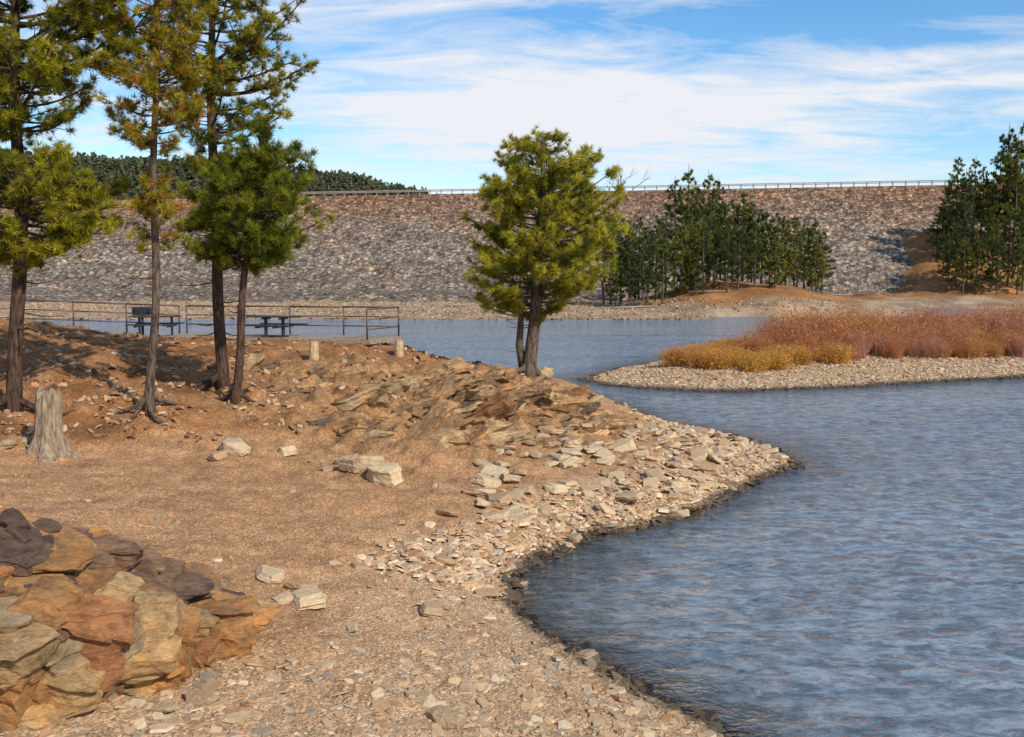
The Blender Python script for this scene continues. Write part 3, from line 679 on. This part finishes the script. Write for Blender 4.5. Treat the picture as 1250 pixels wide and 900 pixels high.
for i in range(6):
    rg=np.random.default_rng(300+i);Ht=[13,16,11,15,14,18][i];w=[2.0,2.4,2.0,2.2,2.2,2.8][i]
    lo=[.13,.22,.04,.1,.18,.28][i]
    env=[(Ht*lo,w*.6,w*.6),(Ht*(lo+.12),w,w*.9),(Ht*(lo+.3),w*.9,w),(Ht*.7,w*.75,w*.7),(Ht*.88,w*.45,w*.42),(Ht*.98,.2,.2)]
    G=[(.035,.05,.014),(.03,.045,.016),(.055,.06,.016)][i%3];G2=[(.20,.225,.05),(.13,.165,.05),(.29,.28,.05)][i%3]
    e,t,c=pine("pine_tree",(0,0,0),[[0,0,-.6],[.1,0,Ht*.5],[0,0,Ht]],[.22,.15,.03],env,84,G,G2,"x",rg,bark=M_farbark,tw=2.2,tl=.5,tm=16,tww=.10,dead=6,nseg=6,lenr=(.5,1.15),ntuft=(2,4))
    FV.append((Ht,t.data,c.data))
    for o in(t,c,e):bpy.data.objects.remove(o)
def far_pine(x,y,h,vi,label,group,z=None):
    Ht,tm_,cm_=FV[vi];s=h/Ht
    e=obj("pine_tree",None,loc=(x,y,z-.1),label=label,cat="tree",group=group);e.scale=(max(s*.85,.75),max(s*.85,.75),s);e.rotation_euler=(0,0,r.uniform(0,6.28))
    obj("trunk",tm_,None,parent=e);obj("crown",cm_,None,parent=e)
g1="pines on the wooded point below the dam"
spec=[(745,258,140),(757,262,136),(768,268,144),(779,262,150),(790,272,138),(800,262,146),(812,255,150),(822,214,158),(838,200,160),(850,225,156),(862,206,160),(874,216,158),(843,262,140),(857,268,136),(871,262,138),(884,250,146),(893,240,152),(905,236,150),(916,244,144),(928,250,148),(938,262,142),(948,256,150),(958,268,140),(968,262,148),(980,270,150),(990,266,156),(1002,280,150),(830,268,138),(808,285,134),(768,285,134),(920,272,136),(900,268,135),(945,285,136),(972,290,141),(887,285,134),(752,290,135),(785,290,134),(995,290,148),(865,240,150),(878,240,154),(845,240,150),(912,258,160)]
for i,(px,ty,d) in enumerate(spec):
    d=d+5 if d<145 else d
    x=(px-625)/F*d*1.0;z=float(hf(np.array([x]),np.array([d*1.0]))[0])
    h=ad(px,ty,d)[2]-z
    tall=ty<235
    far_pine(x,d,max(h,4),[5,1][i%2] if tall else i%5,"tall dark pine rising above the wooded point" if tall else "green pine on the wooded point",g1,z)
g2="pines on the far wooded hillside"
for i,(px,ty,d) in enumerate([(1140,262,192),(1147,245,192),(1153,215,190),(1162,190,194),(1172,205,188),(1183,188,192),(1193,200,196),(1203,220,188),(1213,180,190),(1222,150,192),(1233,160,186),(1243,140,190),(1252,150,188),(1262,165,192),(1148,280,184),(1164,270,180),(1178,255,178),(1208,262,176),(1228,250,178),(1246,245,176),(1276,150,190),(1290,170,190),(1190,285,176),(1262,260,176),(1155,255,204),(1200,215,206),(1225,190,208),(1250,170,210),(1300,200,190),(1155,290,178),(1174,290,176),(1215,285,174),(1240,280,174)]):
    x=(px-625)/F*d;z=float(hf(np.array([x]),np.array([float(d)]))[0]);h=ad(px,ty,d)[2]-z
    far_pine(x,d,max(h,5),[5,1,0,3,4][i%5],"tall dark pine on the far hillside",g2,z)
def bare(base,Ht,label):
    rg=np.random.default_rng(9);mb=MB()
    def rec(p,d,l,rad,dep):
        e=p+d*l;V,f=tube([p,(p+e)/2+rg.normal(size=3)*l*.04,e],[rad,rad*.85,rad*.7],4,False);mb.add(V,f)
        if dep==0:return
        for i in range(3):
            nd=d+rg.normal(size=3)*.45;nd[2]=abs(nd[2])*.8+.2;nd/=np.linalg.norm(nd);rec(p+d*l*rg.uniform(.6,1),nd,l*rg.uniform(.55,.75),rad*.6,dep-1)
    rec(np.zeros(3),np.array([0,0,1.]),Ht*.40,.2,5)
    e=obj("bare_tree",None,loc=base,label=label,cat="tree");obj("trunk",mb.mesh("trunk"),M_farbark,parent=e)
x=(737-625)/F*150;z=float(hf(np.array([x]),np.array([150.]))[0]);bare((x,150,z),ad(735,200,150)[2]-z,"bare leafless grey tree among pines")
for (px,py,d,l,a_) in [(775,352,138,7,.3),(865,352,140,6,-.4),(700,366,150,5,.1),(560,374,140,4,.2),(1010,352,150,7,-.2)]:
    x=(px-625)/F*d;z=float(hf(np.array([x]),np.array([float(d)]))[0])
    V,f=tube([[-l/2,0,.1],[0,.1,.2],[l/2,0,.35]],[.2,.17,.08],6)
    mb=MB();mb.add(V,f)
    V,f=tube([[l*.1,0,.2],[l*.2,.2,.9]],[.06,.02],5);mb.add(V,f)
    obj("driftwood_log",mb.mesh("driftwood_log",True),M_stump,loc=(x,d,z),rot=(0,0,a_),label="grey fallen log on the far shore",cat="log",group="fallen logs on the shore")
# ---------------------------------------------------------------- willow shrubs on island
def shrub_mesh(i,twig,leaf,leafn,Ht,low=.1,ns=190):
    rg=np.random.default_rng(500+i)
    az=rg.uniform(0,6.28,ns);sp=rg.uniform(0,.75,ns);bx=rg.normal(size=(ns,2))*.3
    ln=Ht*rg.uniform(.5,1.08,ns);V=[];C=[]
    for j in range(ns):
        p=np.array([bx[j,0],bx[j,1],0]);d=np.array([math.cos(az[j])*sp[j],math.sin(az[j])*sp[j],1.]);d/=np.linalg.norm(d)
        sd=np.array([-math.sin(az[j]+1),math.cos(az[j]+1),0])*.014
        e=p+d*ln[j];V+= [p-sd,p+sd,e];C+=[twig*rg.uniform(.6,1.3)]*3
        for k_ in range(8):
            t_=rg.uniform(.3,.98);q=p+d*ln[j]*t_;d2=d*.8+rg.normal(size=3)*.5;e2=q+d2*rg.uniform(.15,.45);s2=np.array([sd[1],-sd[0],.006])*.6
            V+=[q-s2,q+s2,e2];C+=[twig*rg.uniform(.7,1.4)]*3
    nl=leafn
    j=rg.integers(ns,size=nl);t_=rg.uniform(low,1,nl)**.85
    d=np.stack([np.cos(az[j])*sp[j],np.sin(az[j])*sp[j],np.ones(nl)],1);d/=np.linalg.norm(d,axis=1)[:,None]
    q=np.stack([bx[j,0],bx[j,1],0*t_],1)+d*(ln[j]*t_)[:,None]+rg.normal(size=(nl,3))*.12
    a_=rg.normal(size=(nl,3));a_/=np.linalg.norm(a_,axis=1)[:,None];b_=np.cross(a_,rg.normal(size=(nl,3)));b_/=np.linalg.norm(b_,axis=1)[:,None]
    LV=np.stack([q-b_*.028,q+b_*.028,q+a_*.09],1).reshape(-1,3);lc=np.repeat(leaf*rg.uniform(.6,1.35,(nl,1)),3,0)
    V=np.concatenate([np.array(V),LV]);C=np.concatenate([np.array(C),lc])
    me=make_mesh("willow_shrub",V,[np.arange(len(V)).reshape(-1,3)],np.array(C));me.materials.append(M_leaf);return me
red=[shrub_mesh(i,np.array([[.46,.23,.12],[.46,.25,.12],[.46,.25,.18],[.44,.22,.13]][i]),np.array([[.62,.25,.07],[.66,.31,.06],[.56,.25,.12],[.60,.23,.07]][i]),1400,2.5) for i in range(4)]
yel=[shrub_mesh(10+i,np.array([.42,.24,.10]),np.array([[.80,.44,.06],[.74,.36,.05],[.68,.30,.06]][i]),1900,1.6) for i in range(3)]
cnt=0
while cnt<250:
    x=r.uniform(7.5,50);y=r.uniform(47,72)
    sd=polysd(np.array([x]),np.array([y]),IP)[0]
    if sd<(3.5 if x<14 else 4.6): continue
    px=625+F*x/y
    if px>1290: continue
    cnt+=1;z=float(hi(np.array([x]),np.array([y]))[0]);fr_=7.2-.008*(px-820);front=sd<fr_ and y<64
    s=(.5+.65*float(sst(4.7,10.5,sd)))*r.uniform(.72,1.18)*(1+.2*float(fbm(np.array([x*.3]),np.array([y*.3]),2,4)[0]))
    if front: s=max(s,.6)
    o=obj("willow_shrub",(yel if front else red)[r.integers(3 if front else 4)],None,loc=(x,y,z-.05),rot=(0,0,r.uniform(0,6.28)),label="orange-leaved willow shrub on gravel spit" if front else "rust-orange bare-twigged willow shrub on gravel spit",cat="shrub",group="willow thicket on the gravel spit");o.scale=(s*1.25,s*1.25,s)
# ---------------------------------------------------------------- stump
q=hit(60,553);mb=MB();kk=14;lv=9
an=np.linspace(0,2*np.pi,kk*2,endpoint=False);hs=np.linspace(-.15,1.25,lv)
rad=np.interp(hs,[-.15,.1,.4,1.25],[.55,.38,.27,.23])
Vv=[]
for i,h in enumerate(hs):
    fl=.12*max(0,1-h/.5);rr=rad[i]*(1+fl*3*np.cos(an*5)*.5+.06*np.cos(an*9+1))
    top=.09*np.cos(an*2+1)+.06*np.cos(an*7) if i==lv-1 else 0
    Vv.append(np.stack([np.cos(an)*rr+.03*h,np.sin(an)*rr,h+top+0*an],1))
Vv.append(np.array([[.03,0,1.2]]));Vv=np.concatenate(Vv);m_=kk*2
fq=np.array([[i*m_+j,i*m_+(j+1)%m_,(i+1)*m_+(j+1)%m_,(i+1)*m_+j] for i in range(lv-1) for j in range(m_)])
ft=np.array([[(lv-1)*m_+j,(lv-1)*m_+(j+1)%m_,lv*m_] for j in range(m_)])
obj("tree_stump",make_mesh("tree_stump",Vv,[fq,ft],None,False),M_stump,loc=tuple(q),label="weathered grey tree stump with flared roots",cat="tree stump")
# ---------------------------------------------------------------- deck, railing, furniture
DZ=2.84
fr0=np.array([-13.6,36.9]);fr1=np.array([-5.0,34.9]);bk1=np.array([-4.15,37.6]);bk0=np.array([-13.0,39.6])
pl=[fr0,fr1,bk1,bk0]
V=[[*p,DZ] for p in pl]+[[*p,DZ-.16] for p in pl]
obj("viewing_deck",make_mesh("viewing_deck",V,[np.array([[0,1,2,3],[0,4,5,1],[1,5,6,2],[2,6,7,3],[3,7,4,0],[7,6,5,4]])]),M_conc,label="weathered concrete viewing deck on the bank",cat="deck")
def railing(pts,label,zs=None,h=1.08,nr=3):
    e=obj("railing",None,loc=(pts[0][0],pts[0][1],DZ),label=label,cat="railing");b0=np.array([pts[0][0],pts[0][1],DZ])
    zs=zs or [DZ]*len(pts)
    for k_ in range(nr):
        mb=MB();hh2=h-k_*.36
        for i in range(len(pts)-1):
            a_=np.array([*pts[i],zs[i]+hh2])-b0;c_=np.array([*pts[i+1],zs[i+1]+hh2])-b0
            V,f=tube([a_,c_],[.032 if k_==0 else .022]*2,8);mb.add(V,f)
        obj("rail",mb.mesh("rail",True),M_rail,parent=e)
    for i in range(len(pts)):
        V,f=tube([np.array([*pts[i],zs[i]-.05])-b0,np.array([*pts[i],zs[i]+h])-b0],[.033,.033],8);mb=MB();mb.add(V,f)
        obj("post",mb.mesh("post",True),M_rail,parent=e)
def li(a_,b_,n_):return [tuple(a_+(b_-a_)*t_) for t_ in np.linspace(0,1,n_)]
railing(li(bk0+[.1,-.12],bk1+[-.12,-.12],5)+li(bk1+[-.12,-.12],fr1+[-.1,.12],2)[1:],"brown steel pipe railing around the viewing deck")
lp=li(np.array([-21.5,39.3]),bk0+[-.2,-.1],5)
lz=list(np.linspace(3.15,DZ,5))
railing(lp,"brown steel pipe railing along the bank",lz)
def at(px,d):return (px-625)/F*d
e=obj("picnic_table",None,loc=(at(335,36.9),36.9,DZ),rot=(0,0,-.25),label="dark pedestal picnic table on the viewing deck",cat="picnic table")
def part(name,boxes,par,mat):
    mb=MB()
    for b_ in boxes: V,f=boxv(*b_);mb.add(V,f)
    o=obj(name,mb.mesh(name),mat,parent=par);md=o.modifiers.new("b",'BEVEL');md.width=.008;return o
part("table_top",[(0,(k_-1.5)*.19,.75,1.9,.175,.05) for k_ in range(4)],e,M_dark)
for s in(-1,1): part("bench",[(0,s*.75+k_*.15-.07,.45,1.9,.14,.05) for k_ in range(2)],e,M_dark)
part("frame",[(-.35,0,.36,.1,.1,.72),(.35,0,.36,.1,.1,.72),(-.35,0,.68,.06,.7,.06),(.35,0,.68,.06,.7,.06),(-.35,0,.38,.06,1.6,.06),(.35,0,.38,.06,1.6,.06),(0,0,.03,1.0,.3,.06)],e,M_dark)
gx=at(174,38.6);gz=float(hn(np.array([gx]),np.array([38.6]))[0])
e=obj("pedestal_grill",None,loc=(gx,38.6,max(gz,2.8)),rot=(0,0,.2),label="dark steel pedestal barbecue grill on the bank",cat="grill")
part("post",[(0,0,.4,.09,.09,.9)],e,M_dark)
part("fire_box",[(0,0,.8,.66,.5,.03),(-.32,0,.95,.03,.5,.3),(.32,0,.95,.03,.5,.3),(0,.24,.95,.66,.03,.3)],e,M_dark)
part("grate",[(0,k_*.06-.2,1.05,.6,.015,.015) for k_ in range(7)]+[(-.28,0,1.065,.015,.44,.015),(.28,0,1.065,.015,.44,.015)],e,M_dark)
e=obj("picnic_table",None,loc=(at(190,37.9),37.9,DZ),rot=(0,0,.1),label="dark low picnic table beside the grill",cat="picnic table")
part("table_top",[(0,(k_-1.5)*.19,.72,1.8,.175,.05) for k_ in range(4)],e,M_dark)
for s in(-1,1): part("bench",[(0,s*.72+k_*.15-.07,.43,1.8,.14,.05) for k_ in range(2)],e,M_dark)
part("frame",[(-.6,0,.36,.08,.08,.72),(.6,0,.36,.08,.08,.72),(-.6,0,.36,.06,1.5,.06),(.6,0,.36,.06,1.5,.06)],e,M_dark)
for px,py in [(487,434),(383,437)]:
    qq=hit(px,py);mb=MB();V,f=tube([[0,0,-.3],[0,0,.25],[0.01,0,.5]],[.16,.155,.14],9);mb.add(V,f)
    obj("bollard",mb.mesh("bollard",False),M_post,loc=tuple(qq),label="short pale timber bollard beside the deck",cat="bollard",group="timber bollards by the deck")
# ---------------------------------------------------------------- light, world, camera
EL=math.radians(38);AZ=math.radians(138)
sd=Vector((math.sin(AZ)*math.cos(EL),math.cos(AZ)*math.cos(EL),math.sin(EL)))
ld=bpy.data.lights.new("sun",'SUN');ld.energy=4.8;ld.angle=math.radians(.55);ld.color=(1,.92,.80)
lo=bpy.data.objects.new("sun",ld);col.objects.link(lo);lo.rotation_euler=(-sd).to_track_quat('-Z','Y').to_euler()
w=bpy.data.worlds.new("World");scene.world=w;w.use_nodes=True;nt=w.node_tree;nt.nodes.clear();L=nt.links
out=nt.nodes.new("ShaderNodeOutputWorld");bg=N(nt,"ShaderNodeBackground",Strength=.12)
sky=N(nt,"ShaderNodeTexSky");sky.sky_type='NISHITA';sky.sun_disc=False;sky.sun_elevation=EL;sky.sun_rotation=AZ;sky.air_density=1.0;sky.dust_density=.3;sky.ozone_density=2.5
hs_=N(nt,"ShaderNodeHueSaturation",Saturation=1.3,Value=1.4);L.new(sky.outputs[0],hs_.inputs['Color'])
tc=N(nt,"ShaderNodeTexCoord");sp_=N(nt,"ShaderNodeSeparateXYZ");L.new(tc.outputs['Generated'],sp_.inputs[0])
def MA(op,a_,b_=None,c_=None):
    m_=N(nt,"ShaderNodeMath",operation=op)
    for i,v in enumerate((a_,b_,c_)):
        if v is None: continue
        if isinstance(v,(int,float)): m_.inputs[i].default_value=v
        else: L.new(v,m_.inputs[i])
    return m_.outputs[0]
zz=MA('ADD',MA('MAXIMUM',sp_.outputs[2],0),.10)
cb=N(nt,"ShaderNodeCombineXYZ");L.new(MA('DIVIDE',sp_.outputs[0],zz),cb.inputs[0]);L.new(MA('DIVIDE',sp_.outputs[1],zz),cb.inputs[1])
def cn(sc,rot,loc,scale,det,dist):
    mp=N(nt,"ShaderNodeMapping");mp.inputs['Scale'].default_value=sc;mp.inputs['Rotation'].default_value=(0,0,rot);mp.inputs['Location'].default_value=loc;L.new(cb.outputs[0],mp.inputs[0])
    nA=N(nt,"ShaderNodeTexNoise",Scale=scale,Detail=det,Roughness=.62,Distortion=dist);L.new(mp.outputs[0],nA.inputs['Vector']);return nA.outputs[0]
nA=cn((.55,1.0,1),.25,(3.1,1.2,0),.95,9.0,.5)
nB=cn((.9,1.7,1),-.2,(7.1,4.2,0),2.2,10.0,.8)
def blob(cx,cz,rx,rz,amp):
    ex=MA('DIVIDE',MA('SUBTRACT',sp_.outputs[0],cx),rx);ey=MA('DIVIDE',MA('SUBTRACT',sp_.outputs[2],cz),rz)
    return MA('MULTIPLY',MA('POWER',2.718,MA('MULTIPLY',MA('ADD',MA('MULTIPLY',ex,ex),MA('MULTIPLY',ey,ey)),-1.0)),amp)
hz=MA('POWER',2.718,MA('MULTIPLY',MA('MAXIMUM',sp_.outputs[2],0),-14.0))
tot=MA('ADD',MA('ADD',MA('ADD',MA('MULTIPLY',nA,.42),MA('MULTIPLY',nB,.58)),blob(.06,.165,.24,.045,.22)),MA('MULTIPLY',hz,.17))
tot=MA('ADD',tot,blob(.40,.195,.13,.009,.15));tot=MA('ADD',tot,blob(.33,.172,.09,.007,.10));tot=MA('ADD',tot,blob(-.14,.25,.24,.035,.14));tot=MA('ADD',tot,blob(.33,.266,.2,.008,.17))
tot=MA('ADD',tot,blob(.30,.232,.20,.018,-.10));tot=MA('ADD',tot,blob(.42,.13,.12,.03,-.05))
cr=ramp(nt,tot,[(.46,0.0),(.56,.45),(.67,.97)])
mx=N(nt,"ShaderNodeMix");mx.data_type='RGBA';L.new(cr.outputs[0],mx.inputs[0]);L.new(hs_.outputs[0],mx.inputs[6]);mx.inputs[7].default_value=(7.2,7.35,7.7,1)
L.new(mx.outputs[2],bg.inputs[0]);L.new(bg.outputs[0],out.inputs[0])
cd=bpy.data.cameras.new("camera");cam=bpy.data.objects.new("camera",cd);col.objects.link(cam)
cd.sensor_width=36;cd.lens=36*F/1250;cd.clip_end=9000;cd.clip_start=.1
cam.location=(0,0,H);cam.rotation_euler=(math.pi/2-TH,0,0);scene.camera=cam
scene.view_settings.view_transform='Standard';scene.view_settings.look='None';scene.view_settings.exposure=0
